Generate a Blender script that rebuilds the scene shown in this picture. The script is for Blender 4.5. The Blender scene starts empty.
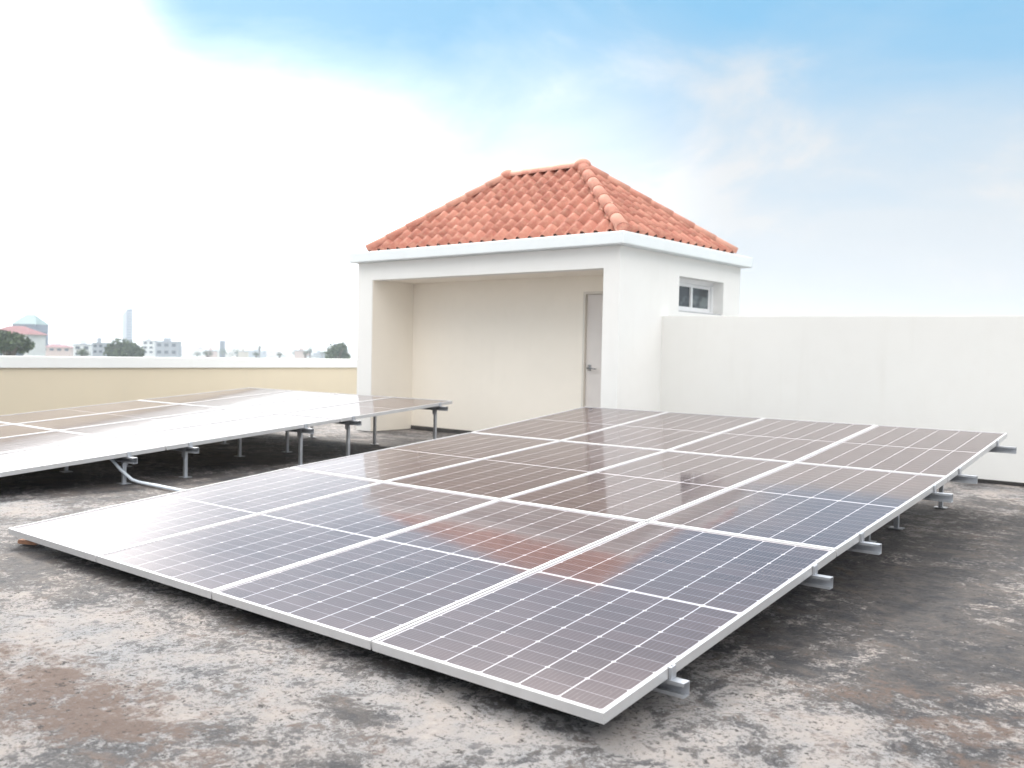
import bpy, bmesh, math, random
from mathutils import Vector, Matrix, noise as mnoise
random.seed(7)
rad = math.radians
sc = bpy.context.scene
col = sc.collection
# ------------------------------------------------------------------ world frame
# origin: front right corner of the near solar array, on the roof deck.
# +y runs along the long side of the panels (away), +x to the right, z up. metres.
CAM = Vector((1.4418, -2.2793, 1.1665))
YAW, PITCH, ROLL, FPX = rad(38.6346), rad(-1.9814), rad(1.1291), 912.85
FWD = Vector((-math.sin(YAW), math.cos(YAW), 0)); RGT = Vector((math.cos(YAW), math.sin(YAW), 0))

# ------------------------------------------------------------------ helpers
def link(o, parent=None):
    col.objects.link(o)
    if parent is not None: o.parent = parent
    return o
def thing(name, label, cat, loc=(0, 0, 0), rz=0.0, group=None, rx=0.0):
    o = bpy.data.objects.new(name, None); o.empty_display_size = .2
    o.location = loc; o.rotation_euler = (rx, 0, rz)
    link(o); tag(o, label, cat, group); return o
def tag(o, label=None, cat=None, group=None, kind=None):
    if label: o['label'] = label
    if cat: o['category'] = cat
    if group: o['group'] = group
    if kind: o['kind'] = kind
    return o
def box(bm, x0, x1, y0, y1, z0, z1, bevel=0):
    vs = [bm.verts.new(p) for p in ((x0,y0,z0),(x1,y0,z0),(x1,y1,z0),(x0,y1,z0),(x0,y0,z1),(x1,y0,z1),(x1,y1,z1),(x0,y1,z1))]
    fs = [bm.faces.new([vs[i] for i in f]) for f in ((3,2,1,0),(4,5,6,7),(0,1,5,4),(1,2,6,5),(2,3,7,6),(3,0,4,7))]
    if bevel:
        es = list({e for f in fs for e in f.edges})
        bmesh.ops.bevel(bm, geom=es, offset=bevel, segments=2, affect='EDGES', profile=.5)
def tube(bm, pts, r, seg=10, cap=True):
    pts = [Vector(p) for p in pts]; rings = []
    for i, p in enumerate(pts):
        a = pts[max(i-1, 0)]; b = pts[min(i+1, len(pts)-1)]
        t = (b-a).normalized()
        u = t.cross(Vector((0, 0, 1)))
        if u.length < .05: u = t.cross(Vector((0, 1, 0)))
        u.normalize(); w = t.cross(u)
        rr = r[i] if isinstance(r, (list, tuple)) else r
        rings.append([bm.verts.new(p + (u*math.cos(k*2*math.pi/seg) + w*math.sin(k*2*math.pi/seg))*rr) for k in range(seg)])
    for A, B in zip(rings, rings[1:]):
        for k in range(seg):
            f = bm.faces.new((A[k], A[(k+1) % seg], B[(k+1) % seg], B[k])); f.smooth = True
    if cap:
        bm.faces.new(rings[0]); bm.faces.new(rings[-1][::-1])
def finish(bm, name, mat, parent=None, recalc=True, mats=None):
    if recalc: bmesh.ops.recalc_face_normals(bm, faces=bm.faces)
    me = bpy.data.meshes.new(name); bm.to_mesh(me); bm.free()
    if mat: me.materials.append(mat)
    for m in (mats or []): me.materials.append(m)
    return link(bpy.data.objects.new(name, me), parent)
def boxobj(name, mat, parent, *boxes, bevel=0):
    bm = bmesh.new()
    for b in boxes: box(bm, *b, bevel=bevel)
    return finish(bm, name, mat, parent)

# ------------------------------------------------------------------ materials
class NT:
    def __init__(s, name):
        s.m = bpy.data.materials.new(name); s.m.use_nodes = True
        s.t = s.m.node_tree; s.b = s.t.nodes['Principled BSDF']; s.out = s.t.nodes['Material Output']
    def n(s, typ, **kw):
        x = s.t.nodes.new(typ)
        for k, v in kw.items():
            if k in x.inputs.keys() if isinstance(k, str) else False: x.inputs[k].default_value = v
            else: setattr(x, k, v)
        return x
    def l(s, a, b): s.t.links.new(a, b)
    def math(s, op, a, b=None, c=None, clamp=False):
        x = s.t.nodes.new('ShaderNodeMath'); x.operation = op; x.use_clamp = clamp
        for i, v in enumerate((a, b, c)):
            if v is None: continue
            if isinstance(v, (int, float)): x.inputs[i].default_value = v
            else: s.l(v, x.inputs[i])
        return x.outputs[0]
    def noise(s, vec, scale, detail=4, rough=.55, dist=0):
        x = s.t.nodes.new('ShaderNodeTexNoise'); x.inputs['Scale'].default_value = scale
        x.inputs['Detail'].default_value = detail; x.inputs['Roughness'].default_value = rough
        x.inputs['Distortion'].default_value = dist
        if vec is not None: s.l(vec, x.inputs['Vector'])
        return x.outputs['Fac']
    def ramp(s, fac, stops, interp='LINEAR'):
        x = s.t.nodes.new('ShaderNodeValToRGB'); x.color_ramp.interpolation = interp
        e = x.color_ramp.elements
        while len(e) < len(stops): e.new(.5)
        for k, (p, c) in enumerate(stops):
            e[k].position = p; e[k].color = (c, c, c, 1) if isinstance(c, (int, float)) else (*c, 1)
        s.l(fac, x.inputs[0]); return x.outputs[0]
    def mix(s, fac, a, b, blend='MIX'):
        x = s.t.nodes.new('ShaderNodeMix'); x.data_type = 'RGBA'; x.blend_type = blend
        for i, v in ((0, fac), (6, a), (7, b)):
            if isinstance(v, (int, float)): x.inputs[i].default_value = v
            elif isinstance(v, tuple): x.inputs[i].default_value = (*v, 1)
            else: s.l(v, x.inputs[i])
        return x.outputs[2]
    def mapping(s, vec, scale=(1, 1, 1), rot=(0, 0, 0), loc=(0, 0, 0)):
        x = s.t.nodes.new('ShaderNodeMapping'); x.inputs['Scale'].default_value = scale
        x.inputs['Rotation'].default_value = rot; x.inputs['Location'].default_value = loc
        s.l(vec, x.inputs['Vector']); return x.outputs[0]
    def bump(s, h, strength, dist, normal=None):
        x = s.t.nodes.new('ShaderNodeBump'); x.inputs['Strength'].default_value = strength
        x.inputs['Distance'].default_value = dist; s.l(h, x.inputs['Height'])
        if normal is not None: s.l(normal, x.inputs['Normal'])
        s.l(x.outputs[0], s.b.inputs['Normal']); return x.outputs[0]
    def coord(s, which='Object'):
        return s.t.nodes.new('ShaderNodeTexCoord').outputs[which]
    def pos(s): return s.t.nodes.new('ShaderNodeNewGeometry').outputs['Position']

def simple(name, c, rough=.6, metal=0, var=.12, scale=6, bumpd=0, bscale=60):
    t = NT(name); p = t.pos()
    nz = t.noise(p, scale, 5, .6)
    cc = t.mix(t.ramp(nz, [(.3, 0.), (.7, 1.)]), tuple(v*(1-var) for v in c), tuple(min(1, v*(1+var)) for v in c))
    t.l(cc, t.b.inputs['Base Color']); t.b.inputs['Roughness'].default_value = rough; t.b.inputs['Metallic'].default_value = metal
    if bumpd: t.bump(t.noise(p, bscale, 4, .6), .5, bumpd)
    return t.m

def plaster(name, c, dirt=(.55, .52, .46), drips=.18):
    t = NT(name); p = t.pos()
    big = t.noise(p, .8, 6, .62); fine = t.noise(p, 9, 5, .6)
    streak = t.noise(t.mapping(p, (5, 5, .35)), 1.6, 5, .6)
    c1 = t.mix(t.ramp(big, [(.35, 0.), (.75, 1.)]), c, tuple(v*.955 for v in c))
    c2 = t.mix(t.math('MULTIPLY', t.ramp(streak, [(.56, 0.), (.78, 1.)]), drips), c1, dirt)
    c3 = t.mix(t.math('MULTIPLY', t.ramp(fine, [(.5, 0.), (.8, 1.)]), .06), c2, dirt)
    t.l(c3, t.b.inputs['Base Color']); t.b.inputs['Roughness'].default_value = .75
    t.bump(t.noise(p, 45, 6, .65), .25, .004)
    return t.m

M = {}
M['plaster'] = plaster('white_plaster', (.84, .84, .83), drips=.07)
M['cream'] = plaster('cream_plaster', (.94, .885, .80), drips=.05)
M['wall'] = plaster('weathered_white_plaster', (.80, .80, .785), drips=.10)
M['parapet'] = plaster('parapet_ochre_plaster', (.70, .62, .48), drips=.2)
M['coping'] = plaster('coping_paint', (.82, .84, .84), drips=.12)
M['fascia'] = plaster('fascia_paint', (.80, .85, .88), drips=.06)
M['door_frame'] = simple('door_frame_paint', (.72, .68, .62), .5, 0, .03)
M['door'] = simple('door_paint', (.74, .70, .68), .45, 0, .03)
M['frame_white'] = simple('window_frame_paint', (.80, .81, .83), .35, 0, .03)
M['steel'] = simple('galvanised_steel', (.52, .54, .58), .42, .75, .15, 14, .0006, 150)
M['alu'] = simple('brushed_aluminium', (.56, .56, .57), .38, .35, .05, 9)
M['chrome'] = simple('handle_metal', (.35, .35, .36), .25, .9, .05)
M['conduit'] = simple('conduit_plastic', (.62, .68, .76), .45, 0, .08, 20)
M['brick'] = simple('orange_brick', (.42, .22, .14), .85, 0, .25, 30, .004, 60)
M['black'] = simple('black_rubber', (.02, .02, .02), .7)

def glass_window():
    t = NT('window_glass'); t.b.inputs['Base Color'].default_value = (.05, .065, .075, 1)
    t.b.inputs['Roughness'].default_value = .04; t.b.inputs['IOR'].default_value = 1.5
    g = t.coord('Generated'); nz = t.noise(t.mapping(g, (1, 2.2, 1)), 1.3, 2)
    t.l(t.mix(t.ramp(nz, [(.45, 0.), (.6, 1.)]), (.04, .05, .06), (.16, .19, .2)), t.b.inputs['Base Color'])
    return t.m
M['glass'] = glass_window()

def cells():
    t = NT('photovoltaic_cells'); g = t.coord('Generated')
    sx = t.n('ShaderNodeSeparateXYZ'); t.l(g, sx.inputs[0]); gx, gy = sx.outputs[0], sx.outputs[1]
    info = t.n('ShaderNodeObjectInfo').outputs['Random']
    u = t.math('MULTIPLY', t.math('DIVIDE', t.math('SUBTRACT', gx, .012), .976), 6)
    h = t.math('ABSOLUTE', t.math('SUBTRACT', gy, .5))
    v = t.math('MULTIPLY', t.math('DIVIDE', t.math('SUBTRACT', h, .0045), .4885), 12)
    def edge(w):   # distance to nearest integer
        return t.math('ABSOLUTE', t.math('SUBTRACT', w, t.math('ROUND', w)))
    eu, ev = edge(u), edge(v)
    lu = t.math('LESS_THAN', eu, .017); lv = t.math('LESS_THAN', ev, .017)
    midl = t.math('LESS_THAN', h, .0042)
    outu = t.math('MAXIMUM', t.math('LESS_THAN', u, 0.), t.math('GREATER_THAN', u, 6.))
    outv = t.math('GREATER_THAN', v, 12.)
    v2 = t.math('MULTIPLY', v, .5); ev2 = edge(v2)
    dia = t.math('LESS_THAN', t.math('ADD', t.math('MULTIPLY', eu, .163), t.math('MULTIPLY', ev2, .163)), .011)
    line = t.math('MAXIMUM', t.math('MAXIMUM', lu, midl), t.math('MAXIMUM', t.math('MAXIMUM', outu, outv), dia))
    # thin busbars inside each cell, running along the panel
    bb = t.math('LESS_THAN', edge(t.math('MULTIPLY', u, 9)), .05)
    p = t.pos()
    per = t.n('ShaderNodeTexWhiteNoise'); per.noise_dimensions = '3D'
    cmb = t.n('ShaderNodeCombineXYZ'); t.l(t.math('FLOOR', u), cmb.inputs[0]); t.l(t.math('FLOOR', t.math('MULTIPLY', gy, 24)), cmb.inputs[1]); t.l(info, cmb.inputs[2])
    t.l(cmb.outputs[0], per.inputs['Vector'])
    base = t.mix(per.outputs['Value'], (.024, .013, .014), (.038, .022, .023))
    base = t.mix(t.math('MULTIPLY', bb, .16), base, (.35, .35, .38))
    base = t.mix(t.math('MULTIPLY', lv, .45), base, (.40, .39, .43))
    base = t.mix(line, base, (.40, .39, .42))
    dust = t.math('MULTIPLY', t.ramp(t.noise(p, 1.7, 6, .65), [(.35, .6), (.75, 1.)]), .075)
    spots = t.math('MULTIPLY', t.ramp(t.noise(p, 38, 3, .6), [(.66, 0.), (.74, 1.)]), .08)
    base = t.mix(t.math('ADD', dust, spots), base, (.56, .45, .44))
    t.l(base, t.b.inputs['Base Color'])
    r = t.math('ADD', t.math('MULTIPLY', t.noise(p, 3.1, 5, .6), .05), .045)
    t.l(r, t.b.inputs['Roughness']); t.b.inputs['IOR'].default_value = 1.52; t.b.inputs['Specular Tint'].default_value = (1.0, .87, .89, 1)
    t.bump(t.noise(p, 2.2, 2, .5), .12, .01)
    gl = t.n('ShaderNodeBsdfGlossy'); gl.distribution = 'GGX'; gl.inputs['Color'].default_value = (.90, .84, .85, 1); gl.inputs['Roughness'].default_value = .40
    ms = t.n('ShaderNodeMixShader'); t.l(t.math('ADD', t.math('MULTIPLY', t.noise(p, 1.1, 5, .6), .05), .010), ms.inputs[0])
    t.l(t.b.outputs[0], ms.inputs[1]); t.l(gl.outputs[0], ms.inputs[2]); t.l(ms.outputs[0], t.out.inputs['Surface'])
    return t.m
M['cells'] = cells()

def tiles_mat(name='terracotta_tiles', lo=(.38, .135, .095), hi=(.53, .22, .16)):
    t = NT(name); p = t.coord('Object')
    at = t.n('ShaderNodeAttribute'); at.attribute_name = 'tile'
    v = at.outputs['Fac']
    c = t.mix(v, lo, hi)
    c = t.mix(t.math('MULTIPLY', t.ramp(t.noise(p, 14, 6, .65), [(.45, 0.), (.75, 1.)]), .55), c, (.66, .40, .29))
    c = t.mix(t.math('MULTIPLY', t.ramp(t.noise(p, 6, 5, .7), [(.56, 0.), (.72, 1.)]), .5), c, (.20, .085, .06))
    t.l(c, t.b.inputs['Base Color']); t.b.inputs['Roughness'].default_value = .72
    t.bump(t.noise(p, 70, 4, .6), .4, .004)
    return t.m
M['tile'] = tiles_mat()
M['ridge'] = tiles_mat('terracotta_ridge_tiles', (.52, .21, .155), (.62, .31, .235))

def deck_mat():
    t = NT('weathered_roof_screed'); p = t.pos()
    warp = t.n('ShaderNodeVectorMath', operation='ADD')
    nv = t.n('ShaderNodeTexNoise'); nv.inputs['Scale'].default_value = 2.3; nv.inputs['Detail'].default_value = 5
    t.l(p, nv.inputs['Vector'])
    sub = t.n('ShaderNodeVectorMath', operation='MULTIPLY_ADD'); t.l(nv.outputs['Color'], sub.inputs[0])
    sub.inputs[1].default_value = (.22, .22, 0); sub.inputs[2].default_value = (-.11, -.11, 0)
    t.l(p, warp.inputs[0]); t.l(sub.outputs[0], warp.inputs[1]); w = warp.outputs[0]
    def blob(x, y, r0, r1, sx=1, sy=1, rot=0):     # stain with a ragged edge, also used for plain patches of the roof
        m = t.mapping(w, (1, 1, 0), (0, 0, 0), (-x, -y, 0))
        m = t.mapping(m, (1/sx, 1/sy, 0), (0, 0, rot))
        ln = t.n('ShaderNodeVectorMath', operation='LENGTH'); t.l(m, ln.inputs[0])
        mr = t.n('ShaderNodeMapRange'); mr.inputs['From Min'].default_value = r0; mr.inputs['From Max'].default_value = r1
        mr.inputs['To Min'].default_value = 1; mr.inputs['To Max'].default_value = 0
        t.l(ln.outputs['Value'], mr.inputs['Value']); return mr.outputs[0]
    big = t.noise(w, .62, 6, .6); mid = t.noise(w, 2.6, 9, .74, 0); fine = t.noise(w, 11, 9, .78, .05); grit = t.noise(p, 60, 6, .75)
    mid2 = t.noise(t.mapping(w, (1, 1, 1), (0, 0, 0), (7, 3, 0)), 4.5, 9, .76, .1); sp = t.noise(p, 28, 8, .78)
    def cen(x, k): return t.math('MULTIPLY', t.math('SUBTRACT', x, .5), k)
    def add(*xs):
        o = xs[0]
        for q in xs[1:]: o = t.math('ADD', o, q)
        return o
    light = t.mix(t.ramp(mid, [(.38, 0.), (.60, 1.)]), (.385, .345, .325), (.31, .315, .33))
    dark = t.mix(t.ramp(mid2, [(.42, 0.), (.60, 1.)]), (.036, .035, .041), (.105, .090, .083))
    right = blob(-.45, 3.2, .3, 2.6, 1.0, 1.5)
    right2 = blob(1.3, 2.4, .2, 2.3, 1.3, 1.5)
    left = blob(-3.1, -.15, .1, 1.0, 1.2, .42)
    near = blob(-.75, -.33, .04, .26, 1.2, .45, .9)
    brown = blob(-1.55, -.85, .1, .85, 1.3, .42, .7)
    br2 = blob(.9, .9, .1, 1.0, 1.0, .7)
    lt = blob(-.25, -.2, .1, .95, 1.1, .55)
    lt2 = blob(-2.0, -.5, .1, .7, 1.2, .4, .5)
    lt3 = blob(-5.3, .55, .2, 1.2, 1, .6)
    lt4 = blob(.35, .6, .1, .8, 1, .6)
    under = blob(-6.5, 2.6, .4, 3.0, 1.2, 1.4)  # darker patch of ground beneath the left array
    stain_patch = add(t.math('MULTIPLY', right, .13), t.math('MULTIPLY', right2, .13), t.math('MULTIPLY', left, .17), t.math('MULTIPLY', under, .16), t.math('MULTIPLY', near, .24),
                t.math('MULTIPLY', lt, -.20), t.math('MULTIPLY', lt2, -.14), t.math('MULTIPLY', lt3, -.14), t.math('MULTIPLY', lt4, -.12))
    a = add(cen(big, .9), cen(mid, 1.0), cen(fine, 1.3), cen(sp, 1.25), stain_patch)       # >0: dark patches and algae, <0: bare screed
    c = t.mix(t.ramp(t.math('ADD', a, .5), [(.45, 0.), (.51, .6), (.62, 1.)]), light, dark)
    b = add(t.math('MULTIPLY', brown, .34), t.math('MULTIPLY', br2, .14), cen(mid2, 1.1), cen(fine, .9))
    c = t.mix(t.math('MULTIPLY', t.ramp(t.math('ADD', b, .5), [(.60, 0.), (.76, 1.)]), .85), c, (.135, .085, .064))
    # pale scraped ridges and dark pits
    ridge = add(cen(sp, 1.0), cen(fine, .7), t.math('MULTIPLY', t.math('ADD', a, .0), -.12))
    c = t.mix(t.math('MULTIPLY', t.ramp(t.math('ADD', ridge, .5), [(.56, 0.), (.68, 1.)]), .7), c, t.mix(t.ramp(t.math('ADD', a, .5), [(.45, 0.), (.6, 1.)]), (.50, .455, .43), (.23, .225, .24)))
    pit = add(cen(grit, .7), cen(sp, -.8), cen(fine, -.4))
    c = t.mix(t.math('MULTIPLY', t.ramp(t.math('ADD', pit, .5), [(.55, 0.), (.63, 1.)]), .9), c, (.030, .026, .026))
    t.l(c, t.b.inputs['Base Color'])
    t.l(t.ramp(t.math('ADD', a, .5), [(.4, .9), (.7, .62)]), t.b.inputs['Roughness'])
    hgt = add(t.math('MULTIPLY', fine, .9), t.math('MULTIPLY', sp, .5), t.math('MULTIPLY', grit, .16), mid2)
    t.bump(hgt, 1.0, .035)
    return t.m
M['deck'] = deck_mat()

def leaves(name, a, b):
    t = NT(name); t.b.inputs['Roughness'].default_value = .75
    at = t.n('ShaderNodeNewGeometry').outputs['Random Per Island']
    t.l(t.mix(at, a, b), t.b.inputs['Base Color']); return t.m
M['leaf'] = leaves('foliage', (.035, .060, .030), (.085, .12, .05))
M['bark'] = simple('bark', (.12, .09, .07), .9)
M['city_white'] = simple('far_white_paint', (.62, .64, .66), .8, 0, .08, .3)
M['city_grey'] = simple('far_grey_concrete', (.30, .33, .38), .8, 0, .1, .3)
M['city_pink'] = simple('far_pink_plaster', (.52, .42, .40), .8, 0, .08, .3)
M['city_beige'] = simple('far_beige_plaster', (.50, .47, .42), .8, 0, .08, .3)
M['city_glass'] = simple('far_blue_glass', (.035, .06, .12), .5, 0, .1, .3)
M['city_dark'] = simple('far_window_glass', (.07, .09, .12), .25, 0, .1, .3)
M['city_red'] = simple('far_red_tiles', (.17, .065, .075), .8, 0, .15, .3)
M['city_green'] = simple('far_green_copper', (.12, .20, .20), .6, 0, .1, .3)
M['ground_far'] = simple('town_ground', (.16, .17, .13), .95, 0, .35, .01)

# ------------------------------------------------------------------ roof deck and town ground
def deck():
    bm = bmesh.new()
    x0, x1, y0, y1 = -11.3, 9.0, -9.0, 14.0
    # finely gridded, slightly uneven top where the camera is close
    def h(x, y):
        v = Vector((x*1.1, y*1.1, 0)); w = Vector((x*5, y*5, 3))
        q = .0
        if -4.8 < x < 2 and -1.8 < y < 3.4:
            q = .0045*mnoise.noise(Vector((x*17, y*17, 1))) + .0065*abs(mnoise.noise(Vector((x*9, y*9, 7)))) + .002*mnoise.noise(Vector((x*40, y*40, 2)))
        return -.007 + .005*mnoise.noise(v) + .0022*mnoise.noise(w) + q
    xs = [x0] + [-8 + i*.1 for i in range(0, 32)] + [-4.8 + i*.02 for i in range(0, 341)] + [2.1 + i*.1 for i in range(0, 10)] + [5.0, x1]
    ys = [y0] + [-1.8 + i*.02 for i in range(0, 261)] + [3.5 + i*.1 for i in range(0, 46)] + [10.0, y1]
    vs = [[bm.verts.new((x, y, h(x, y) if (i not in (0, len(xs)-1) and j not in (0, len(ys)-1)) else -.004)) for j, y in enumerate(ys)] for i, x in enumerate(xs)]
    for i in range(len(xs)-1):
        for j in range(len(ys)-1):
            f = bm.faces.new((vs[i][j], vs[i+1][j], vs[i+1][j+1], vs[i][j+1])); f.smooth = True
    # outer walls of the storey below
    b = [bm.verts.new(p) for p in ((x0, y0, -14.2), (x1, y0, -14.2), (x1, y1, -14.2), (x0, y1, -14.2))]
    c = [vs[0][0], vs[-1][0], vs[-1][-1], vs[0][-1]]
    side = [[vs[i][0] for i in range(len(xs))], [vs[-1][j] for j in range(len(ys))], [vs[i][-1] for i in range(len(xs)-1, -1, -1)], [vs[0][j] for j in range(len(ys)-1, -1, -1)]]
    for k in range(4):
        bm.faces.new(side[k][::-1] + [b[k], b[(k+1) % 4]])
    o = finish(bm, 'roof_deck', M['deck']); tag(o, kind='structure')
deck()
bm = bmesh.new(); bmesh.ops.create_grid(bm, x_segments=8, y_segments=8, size=9000)
g = finish(bm, 'town_ground', M['ground_far']); g.location = (0, 0, -14); tag(g, kind='structure')

# ------------------------------------------------------------------ solar panels
def lift(seq): return seq
FT = .036      # frame thickness
def panel_meshes(w, l):
    lip = .0115
    bm = bmesh.new()
    # ring with a small bevel on the outer top edge
    def ring(zs, ins):
        return [bm.verts.new(p) for p in ((-w+ins, ins, zs), (-ins, ins, zs), (-ins, l-ins, zs), (-w+ins, l-ins, zs))]
    prof = [(-FT, .022), (-FT, 0), (-.0015, 0), (0, .0015), (0, lip), (-.004, lip), (-.004, lip-.004), (-FT+.002, lip-.009), (-FT+.002, .022)]
    rs = [ring(z, i) for z, i in prof]; rs.append(rs[0])
    for A, B in zip(rs, rs[1:]):
        for k in range(4): bm.faces.new((A[k], A[(k+1) % 4], B[(k+1) % 4], B[k]))
    bmesh.ops.recalc_face_normals(bm, faces=bm.faces)
    fr = bpy.data.meshes.new('frame'); bm.to_mesh(fr); bm.free(); fr.materials.append(M['alu'])
    bm = bmesh.new(); i = lip-.003
    box(bm, -w+i, -i, i, l-i, -.0095, -.0045)
    gl = bpy.data.meshes.new('glass'); bm.to_mesh(gl); bm.free(); gl.materials.append(M['cells'])
    return fr, gl
clamp_me = None
def clamp_mesh():
    bm = bmesh.new()
    box(bm, .0015, .012, -.017, .017, -FT-.004, .0025, .001)
    box(bm, -.009, .006, -.0165, .0165, .0008, .003)
    for k in range(1):
        bmesh.ops.create_cone(bm, cap_ends=True, segments=8, radius1=.004, radius2=.004, depth=.004, matrix=Matrix.Translation((.004, 0, .0045)))
    bmesh.ops.recalc_face_normals(bm, faces=bm.faces)
    me = bpy.data.meshes.new('clamp'); bm.to_mesh(me); bm.free(); me.materials.append(M['steel']); return me
CLAMP = clamp_mesh()

def profile(y0, z0, lens, tilts):
    out = [(y0, z0)]
    for L, t in zip(lens, tilts): out.append((out[-1][0]+L*math.cos(t), out[-1][1]+L*math.sin(t)))
    return out
def height_at(prof, y):
    for (a, za), (b, zb) in zip(prof, prof[1:]):
        if y <= b or (b, zb) == prof[-1]: return za + (zb-za)*(y-a)/(b-a)

main_t = [rad(5.17), rad(4.19), rad(5.31)]; main_L = [2.000, 2.047, 1.871]
left_t = [rad(4.48)]*3; left_L = [1.99, 1.95, 1.72]
MAIN = profile(0, .098, main_L, main_t)
LEFT = profile(.02, .145, left_L, left_t)
ordinal = ['front', 'middle', 'rear']
colw = ['rightmost', 'second from right', 'second from left', 'leftmost']
def build_array(X0, prof, lens, tilts, pitch, w, where, group, rails):
    for r in range(3):
        fr, gl = panel_meshes(w, lens[r]-.016)
        for c in range(4):
            t = thing('solar_panel', f'dark solar panel in the {ordinal[r]} row, {colw[c]}, {where}', 'solar panel',
                      (X0 - c*pitch - (pitch-w)/2, prof[r][0], prof[r][1]), 0, group, rx=tilts[r])
            link(bpy.data.objects.new('frame', fr), t); link(bpy.data.objects.new('glass', gl), t)
            if c == 0:
                for ry in rails:
                    if prof[r][0] < ry < prof[r+1][0]:
                        k = link(bpy.data.objects.new('clamp', CLAMP), t); k.location = (0, (ry-prof[r][0])/math.cos(tilts[r]), 0)
rails_main = [.406, 1.694, 2.327, 3.687, 4.313, 5.501]
rails_left = [.55, 1.66, 2.23, 3.50, 4.12, 5.44]
build_array(0, MAIN, main_L, main_t, 1.02, 1.008, 'of the large near array', 'solar panels of the near array', rails_main)
build_array(-5.78, LEFT, left_L, left_t, .995, .981, 'of the far left array', 'solar panels of the left array', rails_left)

def build_rail(X0, width, prof, y, posts, ends, label, group, ext=.13):
    z = height_at(prof, y) - FT - .004
    t = thing('mounting_rail', label, 'mounting rail', (X0, y, 0), 0, group)
    # open C channel: back web, top and bottom flange, small lips
    bm = bmesh.new(); W, Hh, th = .042, .050, .0035
    xa, xb = -width-ext, ext
    sec = [(-W/2, -Hh), (W/2, -Hh), (W/2, -Hh+.012), (W/2-th, -Hh+.012), (W/2-th, -Hh+th), (-W/2+th, -Hh+th), (-W/2+th, -th), (W/2-th, -th), (W/2-th, -.012), (W/2, -.012), (W/2, 0), (-W/2, 0)]
    sec = [(-a, b) for a, b in sec]
    A = [bm.verts.new((xa, a, z+b)) for a, b in sec]; B = [bm.verts.new((xb, a, z+b)) for a, b in sec]
    n = len(sec)
    for k in range(n): bm.faces.new((A[k], A[(k+1) % n], B[(k+1) % n], B[k]))
    bm.faces.new(A); bm.faces.new(B[::-1])
    finish(bm, 'channel', M['steel'], t)
    if z - Hh > .05:
        for px in posts:
            bm = bmesh.new(); s = .015
            box(bm, -px-s, -px+s, -s, s, .006, z-Hh, .002)
            p = finish(bm, 'post', M['steel'], t)
            bm = bmesh.new(); box(bm, -px-.045, -px+.045, -.04, .04, .0, .006)
            finish(bm, 'foot_plate', M['steel'], p)
            if z - Hh > .2:
                bm = bmesh.new(); box(bm, -px-.03, -px+.03, -s-.004, -s-.0005, z-Hh-.05, z-.006)
                finish(bm, 'bracket', M['steel'], p)
    return t
nm = ['nearest', 'second', 'third', 'fourth', 'fifth', 'farthest']
for i, y in enumerate(rails_main):
    build_rail(0, 4.08, MAIN, y, (.39, 1.7, 3.0, 3.95), None, f'grey steel rail jutting from the right edge of the near array, {nm[i]} of six', 'rails under the near array', (.055, .075, .09, .10, .105, .125)[i])
for i, y in enumerate(rails_left):
    build_rail(-5.78, 3.98, LEFT, y, (.08, 1.10, 2.3, 3.7), None, f'grey steel rail on posts under the left array, {nm[i]} of six', 'rails under the left array', .10)

# flexible conduit dropping from the left array and crossing the gutter
bm = bmesh.new()
zc = height_at(LEFT, 1.6)-FT
pts = [(-6.3, 1.72, zc-.02), (-5.96, 1.60, zc-.03), (-5.90, 1.595, zc-.05), (-5.86, 1.63, .12), (-5.80, 1.70, .035), (-5.74, 1.73, .018), (-5.45, 1.74, .015), (-5.1, 1.735, .015), (-4.7, 1.76, .015), (-4.2, 1.78, .015), (-3.6, 1.8, .015)]
tube(bm, pts, .0135, 10)
tag(finish(bm, 'conduit', M['conduit']), 'pale blue grey conduit dropping from the left array onto the roof between both arrays', 'conduit')
# broken brick beneath the left front corner
bm = bmesh.new(); box(bm, -.06, .06, -.03, .03, 0, .022, .005)
for v in bm.verts: v.co += Vector(mnoise.noise_vector(v.co*9))*.010
for v in bm.verts: v.co.z = max(v.co.z, .0)
o = finish(bm, 'brick', M['brick']); o.location = (-4.02, .10, 0); o.rotation_euler = (0, 0, .5)
tag(o, 'small broken orange brick lying under the left front corner of the near array', 'brick')

# ------------------------------------------------------------------ walls of the roof
def sloped_wall(bm, p0, p1, th, zt0, zt1, z0=0):
    a = Vector(p0); b = Vector(p1); d = (b-a).normalized(); n = Vector((-d.y, d.x))*th
    v = [bm.verts.new(q) for q in ((a.x, a.y, z0), (b.x, b.y, z0), (b.x+n.x, b.y+n.y, z0), (a.x+n.x, a.y+n.y, z0),
                                   (a.x, a.y, zt0), (b.x, b.y, zt1), (b.x+n.x, b.y+n.y, zt1), (a.x+n.x, a.y+n.y, zt0))]
    for f in ((3,2,1,0),(4,5,6,7),(0,1,5,4),(1,2,6,5),(2,3,7,6),(3,0,4,7)): bm.faces.new([v[i] for i in f])
bm = bmesh.new()
sloped_wall(bm, (-4.175, 7.500), (8.9, 7.371), .14, 1.645, 1.525)
bmesh.ops.bevel(bm, geom=[e for e in bm.edges], offset=.006, segments=2, affect='EDGES')
w = finish(bm, 'boundary_wall', M['wall'])
tag(w, 'long plain white plastered wall running right from the stair house', 'wall')
bm = bmesh.new(); sloped_wall(bm, (-4.15, 7.488), (8.9, 7.359), .012, .03, .03)
finish(bm, 'base_line', simple('dark_base_line', (.035, .033, .033), .8, 0, .3, 8), w)  # dark line along the foot of the wall

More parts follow.
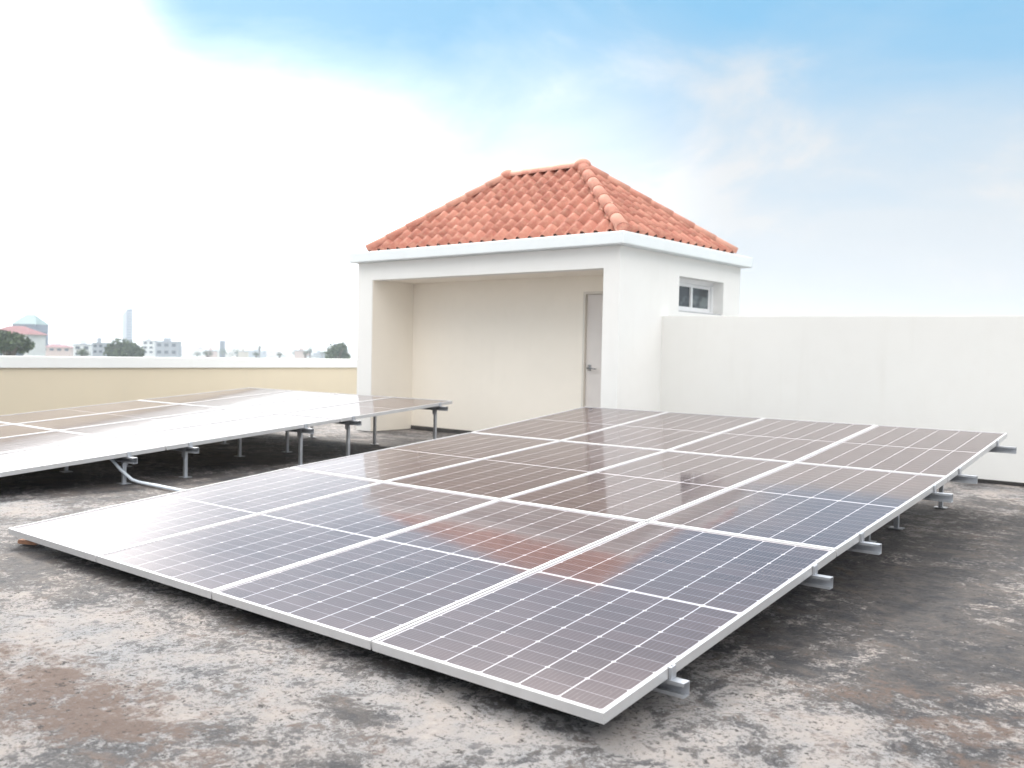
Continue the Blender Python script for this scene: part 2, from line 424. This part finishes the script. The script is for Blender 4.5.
p = thing('parapet_wall', 'low ochre parapet wall with pale coping along the left roof edge', 'parapet wall', (-11, 0, 0))
boxobj('wall', M['parapet'], p, (-.13, 0, -9, 13.9, 0, .838), bevel=0)
boxobj('coping', M['coping'], p, (-.17, .03, -9, 13.95, .838, .992), bevel=.006)

# ------------------------------------------------------------------ stair house
H = thing('stair_house', 'white plastered roof-top stair house with hipped red tiled roof and open porch', 'stair house', (-4.086, 6.546, 0), rad(-.9655))
D = 3.047; Wd = 4.457
wins = (1.354, 2.552, 1.715, 2.158)
PB = .808     # porch depth
y0, y1, z0, z1 = wins
boxobj('side_wall', M['plaster'], H, (-.22, 0, 0, y0, 0, 2.40), (-.22, 0, y1, D, 0, 2.40), (-.22, 0, y0, y1, 0, z0), (-.22, 0, y0, y1, z1, 2.40))
boxobj('left_wall', M['plaster'], H, (-Wd, -4.157, 0, D, 0, 2.40))
boxobj('porch_beam', M['plaster'], H, (-4.157, -.22, 0, .16, 2.152, 2.40))
boxobj('porch_ceiling', M['cream'], H, (-4.157, -.22, .16, PB, 2.156, 2.40))
DX0, DX1, DZ = -1.06, -.30, 1.955
boxobj('porch_wall', M['cream'], H, (-4.157, DX0, PB, PB+.14, 0, 2.156), (DX1, -.22, PB, PB+.14, 0, 2.156), (DX0, DX1, PB, PB+.14, DZ, 2.156))
boxobj('rear_wall', M['plaster'], H, (-4.157, -.22, D-.15, D, 0, 2.40))
# cream inner skins of the porch sides
boxobj('lining', M['cream'], H, (-4.157, -4.151, .012, PB, 0, 2.152)); boxobj('lining', M['cream'], H, (-.226, -.22, .012, PB, 0, 2.152))
boxobj('porch_strip', simple('dark_porch_strip', (.07, .066, .064), .85, 0, .3, 8), H, (-4.151, DX0, PB-.012, PB, 0, .05))  # dark strip along the foot of the porch wall
d = boxobj('door', M['door'], H, (DX0+.035, DX1-.035, PB+.03, PB+.07, .012, DZ-.035), bevel=.003)
boxobj('door_frame', M['door_frame'], d, (DX0, DX0+.033, PB-.008, PB+.09, 0, DZ), (DX1-.033, DX1, PB-.008, PB+.09, 0, DZ), (DX0+.033, DX1-.033, PB-.008, PB+.09, DZ-.033, DZ))
bm = bmesh.new()
hx, hz, hy = DX0+.095, .985, PB+.03
tube(bm, [(hx, hy, hz), (hx, hy-.05, hz), ], .011, 10)
tube(bm, [(hx-.008, hy-.05, hz), (hx+.06, hy-.052, hz-.002), (hx+.13, hy-.045, hz-.006)], [.011, .010, .007], 10)
box(bm, hx-.026, hx+.026, hy-.008, hy, hz-.03, hz+.045, .002)
finish(bm, 'handle', M['chrome'], d)
# window
wf = boxobj('window', M['frame_white'], H, (-.195, -.150, y0, y1, z1-.055, z1), (-.195, -.150, y0, y1, z0, z0+.045),
            (-.195, -.150, y0, y0+.04, z0+.045, z1-.055), (-.195, -.150, y1-.04, y1, z0+.045, z1-.055))
ym = (y0+y1)/2+.02
for (a, b, xo) in ((y0+.042, ym+.025, -.170), (ym-.025, y1-.042, -.190)):
    xi = xo; za, zb = z0+.047, z1-.057
    s = boxobj('sash', M['frame_white'], wf, (xi-.008, xi+.010, a, b, za, za+.04), (xi-.008, xi+.010, a, b, zb-.04, zb),
               (xi-.008, xi+.010, a, a+.045, za+.04, zb-.04), (xi-.008, xi+.010, b-.045, b, za+.04, zb-.04))
    s.name = 'sash'
bm = bmesh.new(); box(bm, -.1845, -.1815, y0+.05, y1-.05, z0+.06, z1-.07); finish(bm, 'pane', M['glass'], wf)
boxobj('sill', simple('grey_sill', (.42, .42, .44), .6), wf, (-.150, -.02, y0+.002, y1-.002, z0+.002, z0+.018))
# room behind the window stays dark
bm = bmesh.new()
# slab and fascia
boxobj('eave_slab', M['fascia'], H, (-4.525, .12, -.12, 3.165, 2.402, 2.545), bevel=.012)
# roof -------------------------------------------------
def roof_tiles():
    xa, xb, ya, yb, ez = -4.26, .0, .03, 2.80, 2.560
    half = (yb-ya)/2; rz = 3.665; yr = (ya+yb)/2
    rx0, rx1 = xa+half+.02, xb-half-.08   # ridge ends
    rx0, rx1 = -2.86, -1.56
    bm = bmesh.new(); tl = bm.faces.layers.float.new('tile')
    faces = [((xa, ya), (xb, ya), (rx0, yr), (rx1, yr)), ((xb, ya), (xb, yb), (rx1, yr), (rx1, yr)),
             ((xb, yb), (xa, yb), (rx1, yr), (rx0, yr)), ((xa, yb), (xa, ya), (rx0, yr), (rx0, yr))]
    pitch, ncourse, ns = .196, 8, 8
    for A, B, TA, TB in faces:
        A = Vector((*A, ez)); B = Vector((*B, ez)); TA = Vector((*TA, rz)); TB = Vector((*TB, rz))
        ex = (B-A).normalized(); Lw = (B-A).length
        fn = ex.cross(TA-A).normalized()
        if fn.z < 0: fn = -fn
        up = fn.cross(ex).normalized(); 
        if up.z < 0: up = -up
        sl = (TA-A).dot(up); u0 = (TA-A).dot(ex); u1 = (TB-A).dot(ex)
        n = round(Lw/pitch); pt = Lw/n
        for j in range(ncourse):
            va, vb = sl*j/ncourse - (.03 if j == 0 else 0), min(sl*(j+1)/ncourse+.05, sl)
            for c in range(n):
                rv = random.random(); jit = random.uniform(-.004, .004); tw = random.uniform(-.004, .004)
                prev = None
                for k in range(ns+1):
                    f = k/ns; x = c*pt + f*pt
                    # roll on 60 % of the width, pan on the rest
                    hgt = .062*math.sin(math.pi*min(f/.6, 1)) if f < .6 else -.014*math.sin(math.pi*(f-.6)/.4)
                    pr = []
                    for v, lf in ((va, .006), (vb, -.001)):
                        fr = max(0, min(1, v/sl)); lo, hi = u0*fr, Lw + (u1-Lw)*fr
                        xc = min(max(x, lo), hi)
                        P = A + ex*(xc+tw*(v-va)) + up*(v+jit*(v > va or 1)) + fn*(hgt+lf)
                        pr.append((P, lo <= x <= hi))
                    Pd = pr[0][0] - fn*.008
                    cur = (bm.verts.new(pr[0][0]), bm.verts.new(pr[1][0]), bm.verts.new(Pd), pr[0][1] or pr[1][1])
                    if prev and (cur[3] or prev[3]) and (prev[0].co-cur[0].co).length + (prev[1].co-cur[1].co).length > .004:
                        f1 = bm.faces.new((prev[0], cur[0], cur[1], prev[1])); f1.smooth = True; f1[tl] = rv
                        f2 = bm.faces.new((prev[2], cur[2], cur[0], prev[0])); f2[tl] = rv*.5
                    prev = cur
    # closed underlay beneath the tiles
    q = [bm.verts.new(v) for v in ((xa, ya, ez), (xb, ya, ez), (xb, yb, ez), (xa, yb, ez), (rx0, yr, rz), (rx1, yr, rz))]
    for f in ((0, 1, 5, 4), (1, 2, 5), (2, 3, 4, 5), (3, 0, 4), (3, 2, 1, 0)): bm.faces.new([q[i] for i in f])
    for v in [v for v in bm.verts if not v.link_faces]: bm.verts.remove(v)
    bmesh.ops.remove_doubles(bm, verts=bm.verts, dist=.00001)
    r = finish(bm, 'roof', M['tile'], H, recalc=False)
    # hip and ridge caps
    bm = bmesh.new(); tl = bm.faces.layers.float.new('tile')
    def caps(P, Q, n, R=.080, up=Vector((0, 0, 1))):
        P, Q = Vector(P), Vector(Q); ax = (Q-P).normalized(); L = (Q-P).length
        sd = ax.cross(up).normalized(); nn = sd.cross(ax).normalized()
        for i in range(n):
            a, b = P+ax*(L*i/n-.03), P+ax*(L*(i+1)/n+.035)
            rv = random.random(); ra, rb = R*1.06, R*.93
            prev = None; S = 12
            for k in range(S+1):
                th = math.pi*(-.08+1.16*k/S)
                o = lambda r_: sd*math.cos(th)*r_ + nn*math.sin(th)*r_*.95
                cur = (bm.verts.new(a+o(ra)), bm.verts.new(b+o(rb)), bm.verts.new(a+o(ra-.018)))
                if prev:
                    f = bm.faces.new((prev[0], cur[0], cur[1], prev[1])); f.smooth = True; f[tl] = rv
                    f = bm.faces.new((prev[2], cur[2], cur[0], prev[0])); f[tl] = rv*.3
                prev = cur
    rr = rz+.035
    for (cx, cy), e in (((xb, ya), (rx1, yr, rr)), ((xb, yb), (rx1, yr, rr)), ((xa, yb), (rx0, yr, rr)), ((xa, ya), (rx0, yr, rr))):
        caps((cx, cy, ez+.035), e, 7)
    caps((rx0+.02, yr, rr), (rx1-.02, yr, rr), 4)
    # domed end caps where three lines meet
    for x in (rx0, rx1):
        before = set(bm.faces)
        bmesh.ops.create_uvsphere(bm, u_segments=14, v_segments=8, radius=.125, matrix=Matrix.Translation((x, yr, rr+.012)) @ Matrix.Diagonal((1, .95, .72, 1)))
        for f in set(bm.faces)-before: f.smooth = True; f[tl] = .4
    bmesh.ops.create_uvsphere(bm, u_segments=12, v_segments=8, radius=.088, matrix=Matrix.Translation((xb-.01, ya+.01, ez+.045)) @ Matrix.Diagonal((1, 1, .8, 1)))
    finish(bm, 'ridge_cap', M['ridge'], r, recalc=False)
roof_tiles()

# ------------------------------------------------------------------ far town
def hz(px): return 342.3 + .0197*px
def spot(px, depth):
    return CAM + FWD*depth + RGT*((px-512)/FPX*depth)
def ztop(px, py, depth): return CAM.z + (hz(px)-py)/FPX*depth
GZ = -14
FACE = YAW + rad(12)
def block(label, cat, px0, px1, pytop, depth, mat, roof=None, floors=4, group=None, name='building', deep=1.0, win=True, rot=None, pyroof=None, roofmat=None):
    pc = (px0+px1)/2; P = spot(pc, depth); w = (px1-px0)/FPX*depth; top = ztop(pc, pytop, depth)-GZ
    t = thing(name, label, cat, (P.x, P.y, GZ), rot if rot is not None else YAW, group)
    dd = w*deep
    bm = bmesh.new(); box(bm, -w/2, w/2, 0, dd, 0, top); finish(bm, 'wall', mat, t)
    if roof == 'flat':
        boxobj('roof', M['city_grey'], t, (-w/2-.3, w/2+.3, -.3, dd+.3, top, top+.5))
        boxobj('stair_hut', mat, t, (-w*.2, w*.1, dd*.3, dd*.6, top+.5, top+2.6))
    elif roof in ('hip', 'gable'):
        hh = (pytop-pyroof)/FPX*depth; bm = bmesh.new(); e = .6
        r = .32 if roof == 'hip' else .0
        if roof == 'hip': R = ((-w/2*(1-2*r), dd/2, top+hh), (w/2*(1-2*r), dd/2, top+hh))
        else: R = ((-w/2, dd/2, top+hh), (w/2, dd/2, top+hh))
        v = [bm.verts.new(q) for q in ((-w/2-e, -e, top), (w/2+e, -e, top), (w/2+e, dd+e, top), (-w/2-e, dd+e, top), *R)]
        for f in ((0, 1, 5, 4), (1, 2, 5), (2, 3, 4, 5), (3, 0, 4), (3, 2, 1, 0)): bm.faces.new([v[i] for i in f])
        finish(bm, 'roof', roofmat or M['city_red'], t)
    if win:
        # windows as individual recessed panes with frames standing proud of the wall
        nx = max(2, min(7, int(w/3.4))); nz = floors; lv = top/nz
        vis0 = max(0, int((14.5)/lv))      # storeys that can be seen over the parapet
        for i in range(nx):
            for k in range(nz):
                x = -w/2 + (i+.5)*w/nx; z = lv*(k+.35)
                if k < vis0-1: continue
                boxobj('window', M['city_dark'], t, (x-w/nx*.27, x+w/nx*.27, -.12, -.02, z, z+lv*.45))
    return t
def crown(bm, c, rx, rz_, n, leaf, lobes=9, seed=0):
    rnd = random.Random(seed); L = []
    for i in range(lobes):
        a = rnd.uniform(0, 6.28); e = rnd.uniform(-.4, 1.2); r = rnd.uniform(.35, .75)
        L.append((Vector((math.cos(a)*math.cos(e)*rx*r, math.sin(a)*math.cos(e)*rx*r, math.sin(e)*rz_*r)), rnd.uniform(.35, .55)))
    for i in range(n):
        lc, lr = L[rnd.randrange(lobes)]
        v = Vector((rnd.gauss(0, 1), rnd.gauss(0, 1), rnd.gauss(0, 1))).normalized()*(rnd.random()**.4)
        p = c + lc + Vector((v.x*rx*lr, v.y*rx*lr, v.z*rz_*lr))
        u = Vector((rnd.gauss(0, 1), rnd.gauss(0, 1), rnd.gauss(0, 1))).normalized(); w = u.orthogonal().normalized(); s = leaf*rnd.uniform(.6, 1.4)
        bm.faces.new([bm.verts.new(p+u*s), bm.verts.new(p+w*s*.8), bm.verts.new(p-u*s), bm.verts.new(p-w*s*.8)])
def tree(label, px0, px1, pytop, depth, n=1500, seed=1, group=None, name='tree', flat=.62):
    pc = (px0+px1)/2; P = spot(pc, depth); r = (px1-px0)/FPX*depth/2; top = ztop(pc, pytop, depth)-GZ
    t = thing(name, label, 'tree', (P.x, P.y, GZ), 0, group)
    rz_ = r*flat*1.2
    cz = top - rz_*.95
    bm = bmesh.new(); tr = .035*top
    tube(bm, [(0, 0, 0), (.1, 0, cz*.4), (-.1, .1, cz*.8), (0, 0, cz)], [tr, tr*.8, tr*.6, tr*.4], 8)
    rnd = random.Random(seed)
    for k in range(7):
        a = k*.9+rnd.random(); tube(bm, [(0, 0, cz*.7), (math.cos(a)*r*.35, math.sin(a)*r*.35, cz), (math.cos(a)*r*.7, math.sin(a)*r*.7, cz+rz_*.4)], [tr*.4, tr*.25, tr*.08], 6)
    finish(bm, 'trunk', M['bark'], t)
    bm = bmesh.new(); crown(bm, Vector((0, 0, cz)), r, rz_, n, r*.075, 12, seed)
    finish(bm, 'crown', M['leaf'], t, recalc=False)
    return t
block('pale blue tower block with pointed green roof, farthest left on the skyline', 'building', 12, 35, 324, 620, M['city_glass'], 'hip', 9, pyroof=314, roofmat=M['city_green'], deep=1.1, name='tower_block')
block('white house with dark red tiled roof behind the leftmost tree', 'house', -14, 28, 334, 210, M['city_white'], 'hip', 5, pyroof=325.5, deep=.8, name='house')
tree('dark leafy tree in front of the red roofed house, farthest left', -12, 30, 331, 150, 2600, 3, flat=.55)
block('long low pink building with red roof right of the pointed tower', 'building', 40, 70, 347.5, 480, M['city_pink'], 'hip', 5, pyroof=344.5, deep=.4)
block('small white block with a bushy tree before it', 'building', 73, 90, 345, 430, M['city_white'], 'flat', 5, deep=.7)
tree('small dark bush-like tree before the small white block', 76, 89, 348.5, 330, 700, 5)
block('narrow grey building between the white block and the round tree', 'building', 92, 103, 343.5, 420, M['city_grey'], 'flat', 6, deep=.8)
tree('large round grey green tree at the foot of the slim skyscraper', 105, 142, 337, 300, 3000, 9, flat=.75)
# slim slanted skyscraper
def skyscraper():
    dep = 1150; P = spot(127, dep); w = 9.0/FPX*dep; zt = ztop(127, 308.5, dep)-GZ
    t = thing('skyscraper', 'slim blue skyscraper with slanted curved top rising over the round tree', 'skyscraper', (P.x, P.y, GZ), YAW+rad(25))
    bm = bmesh.new()
    def loft(x0, x1, tops):
        lo = [bm.verts.new(q) for q in ((x0, 0, 0), (x1, 0, 0), (x1, w*.8, 0), (x0, w*.8, 0))]
        hi = [bm.verts.new(q) for q in ((x0, 0, tops[0]), (x1, 0, tops[1]), (x1, w*.8, tops[1]), (x0, w*.8, tops[0]))]
        for k in range(4): bm.faces.new((lo[k], lo[(k+1) % 4], hi[(k+1) % 4], hi[k]))
        bm.faces.new(hi); bm.faces.new(lo[::-1])
    loft(-w/2, -w*.1, (zt*.88, zt*.965)); finish(bm, 'wing', M['city_grey'], t)
    bm = bmesh.new(); loft(-w*.1, w/2, (zt*.985, zt)); finish(bm, 'shaft', M['city_glass'], t)
    for k in range(14):
        z = zt*(.2+.055*k); boxobj('floor_band', M['city_grey'], t, (-w*.1+.2, w/2-.2, -.4, -.05, z, z+.9))
skyscraper()
block('white slab building directly right of the round tree', 'building', 142, 153.5, 341, 600, M['city_white'], 'flat', 6, deep=.6)
block('wide grey framed building with large openings, right of the white slab', 'building', 155, 177, 342, 560, M['city_grey'], 'flat', 4, deep=.5)
block('very faint white high block behind the dark slim tower', 'building', 198, 215, 340.5, 1900, M['city_white'], 'flat', 10, deep=.5, win=False)
block('dark slim water tower shaft on the skyline', 'tower', 219, 223.5, 340.5, 900, M['city_dark'], None, 8, deep=1, win=False, name='water_tower')
tree('lone small palm-like tree standing above the low roofs', 256, 262, 344.2, 700, 260, 12, flat=.9)
tree('hazy rounded tree at the right end of the skyline beside the stair house', 324, 349, 342, 330, 2400, 21, flat=.85)
tree('small conical tree left of the skyline end tree', 306, 313, 346, 600, 350, 22, flat=1.1)
rnd = random.Random(5)
mats = [M['city_white'], M['city_white'], M['city_beige'], M['city_grey'], M['city_pink']]
for i in range(34):
    px = -20 + i*11 + rnd.uniform(-4, 4); w = rnd.uniform(8, 17); dep = rnd.choice((700, 900, 1150, 1500, 1900))
    top = hz(px) + rnd.uniform(1.5, 8) if dep < 1300 else hz(px)+rnd.uniform(-1.5, 4)
    gab = rnd.random() < .35
    block('small pale low building blurred by haze in the distant town', 'building', px-w/2, px+w/2, top, dep, rnd.choice(mats), 'gable' if gab else 'flat', 3, group='low hazy buildings of the far town', win=False, pyroof=top-1.6, deep=.6, rot=YAW+rnd.uniform(-.5, .5))
for i in range(18):
    px = 60 + i*16.5 + rnd.uniform(-5, 5); w = rnd.uniform(6, 12); dep = rnd.choice((550, 800, 1100))
    tree('small hazy green tree among the far low buildings', px-w/2, px+w/2, hz(px)+rnd.uniform(1, 5), dep, 260, 40+i, group='small hazy trees of the far town')

# ------------------------------------------------------------------ haze
bm = bmesh.new(); box(bm, -2700, 2700, -2700, 2700, -15.2, 78)
hm = bpy.data.materials.new('pale_haze'); hm.use_nodes = True; nt = hm.node_tree
nt.nodes.remove(nt.nodes['Principled BSDF'])
pv = nt.nodes.new('ShaderNodeVolumePrincipled'); pv.inputs['Color'].default_value = (.80, .88, 1, 1); pv.inputs['Density'].default_value = .00034; pv.inputs['Anisotropy'].default_value = .5
nt.links.new(pv.outputs[0], nt.nodes['Material Output'].inputs['Volume'])
tag(finish(bm, 'haze', hm), kind='stuff')

# ------------------------------------------------------------------ light
SUN_EL, SUN_AZ = rad(43), YAW + rad(28)       # azimuth measured to the left of +y
sd = Vector((-math.sin(SUN_AZ)*math.cos(SUN_EL), math.cos(SUN_AZ)*math.cos(SUN_EL), math.sin(SUN_EL)))
L = bpy.data.lights.new('sun', 'SUN'); L.energy = 1.7; L.angle = rad(12); L.color = (1, .95, .88)
so = bpy.data.objects.new('sun', L); link(so); so.rotation_euler = (-sd).to_track_quat('-Z', 'Y').to_euler()

wd = bpy.data.worlds.new('World'); sc.world = wd; wd.use_nodes = True
T = NT.__new__(NT); T.t = wd.node_tree; T.b = None
for n_ in list(T.t.nodes): T.t.nodes.remove(n_)
out = T.n('ShaderNodeOutputWorld'); bg = T.n('ShaderNodeBackground')
sky = T.n('ShaderNodeTexSky'); sky.sky_type = 'NISHITA'; sky.sun_disc = False
sky.sun_elevation = SUN_EL; sky.sun_rotation = -SUN_AZ; sky.air_density = 1.0; sky.dust_density = .6; sky.ozone_density = 1.2
vec = T.coord('Generated'); sep = T.n('ShaderNodeSeparateXYZ'); T.l(vec, sep.inputs[0]); z = sep.outputs[2]
# thin cloud and horizon haze, placed by direction in the sky
SC = 10.0     # background strength is 1/SC of these values
zc_ = T.math('ADD', T.math('MAXIMUM', z, 0.), .22)
proj = T.n('ShaderNodeVectorMath', operation='DIVIDE'); T.l(vec, proj.inputs[0])
cz3 = T.n('ShaderNodeCombineXYZ'); T.l(zc_, cz3.inputs[0]); T.l(zc_, cz3.inputs[1]); cz3.inputs[2].default_value = 1
T.l(cz3.outputs[0], proj.inputs[1])
cn = T.noise(T.mapping(proj.outputs[0], (1, 1, 0), (0, 0, .5), (5.4, 2.3, 0)), 1.5, 9, .58, .5)
nrm = T.n('ShaderNodeVectorMath', operation='NORMALIZE'); T.l(vec, nrm.inputs[0])
def aureole(azl, el, stops):
    g = Vector((-math.sin(azl)*math.cos(el), math.cos(azl)*math.cos(el), math.sin(el)))
    d_ = T.n('ShaderNodeVectorMath', operation='DOT_PRODUCT'); T.l(nrm.outputs[0], d_.inputs[0]); d_.inputs[1].default_value = g
    return T.ramp(d_.outputs['Value'], stops, 'EASE')
glow = aureole(YAW + rad(16), rad(7), [(.87, 0.), (.96, .36), (1.0, 1.)])      # bright haze low on the left
sunny = aureole(SUN_AZ, rad(46), [(.80, 0.), (.94, .45), (1.0, 1.)])  # veil round the sun, strengthened above the frame to brighten the panels
left_fill = aureole(YAW + rad(46), rad(15), [(.895, 0.), (.965, .5), (1.0, 1.)])      # unseen bright sky left of the frame, added to whiten the panels         
sunny = T.math('MULTIPLY', sunny, T.ramp(z, [(.38, 0.), (.52, 1.)], 'EASE'))
wob = T.math('MULTIPLY', T.math('SUBTRACT', cn, .5), .22)
zz = T.math('SUBTRACT', z, wob)
horiz = T.ramp(zz, [(-.1, 1.), (.05, .98), (.15, .86), (.23, .56), (.31, .17), (.36, .0)])
m = T.math('ADD', horiz, T.math('MULTIPLY', glow, .12))
cl = T.ramp(cn, [(.52, 0.), (.74, .34)], 'EASE')
m = T.math('ADD', m, cl)
back = aureole(YAW + math.pi, rad(38), [(.25, 0.), (.75, .6), (1.0, 1.)])  # unseen bright sky behind the camera, added to lighten walls and porch
hi = T.ramp(z, [(.42, 0.), (.60, .9)], 'EASE')  # overhead sky out of frame, brightened to light the walls
veil = T.math('MULTIPLY', T.math('MAXIMUM', sunny, left_fill), 1.6, clamp=True)

m = T.math('ADD', T.math('ADD', T.math('ADD', m, hi), back), veil)
m = T.math('MULTIPLY', m, 1.0, clamp=True)
k = T.math('ADD', T.math('MULTIPLY', glow, .75), .43)
k = T.math('ADD', k, T.math('MULTIPLY', sunny, 2.2)); k = T.math('ADD', k, T.math('MULTIPLY', left_fill, 2.4))
k = T.math('ADD', k, T.math('MULTIPLY', hi, 1.15))
k = T.math('ADD', k, T.math('MULTIPLY', back, .32))
wcol = T.mix(T.math('MAXIMUM', hi, back), (.975*SC, .99*SC, 1.0*SC), (1.0*SC, .98*SC, .945*SC))
sclr = T.n('ShaderNodeVectorMath', operation='SCALE'); T.l(wcol, sclr.inputs[0]); T.l(k, sclr.inputs['Scale'])
blue = T.mix(1.0, sky.outputs[0], (.34, .80, .92), 'MULTIPLY')
blue = T.mix(.94, blue, (.115*SC, .285*SC, .44*SC))
fin = T.mix(m, blue, sclr.outputs[0])
T.l(fin, bg.inputs['Color']); bg.inputs['Strength'].default_value = 1/SC
T.l(bg.outputs[0], out.inputs[0])

# ------------------------------------------------------------------ camera and render
cd = bpy.data.cameras.new('camera'); cam = bpy.data.objects.new('camera', cd); link(cam)
cd.sensor_width = 36; cd.lens = FPX/1024*36; cd.clip_start = .05; cd.clip_end = 20000
cam.matrix_world = Matrix.Translation(CAM) @ Matrix.Rotation(YAW, 4, 'Z') @ Matrix.Rotation(math.pi/2+PITCH, 4, 'X') @ Matrix.Rotation(ROLL, 4, 'Z')
cd.dof.use_dof = True; cd.dof.focus_distance = 4.6; cd.dof.aperture_fstop = 3.2
sc.camera = cam
sc.view_settings.view_transform = 'Standard'; sc.view_settings.look = 'None'; sc.view_settings.exposure = .88; sc.view_settings.gamma = 1
sc.cycles.use_denoising = True
sc.cycles.volume_bounces = 2; sc.cycles.max_bounces = 8
sc.cycles.sample_clamp_indirect = 6
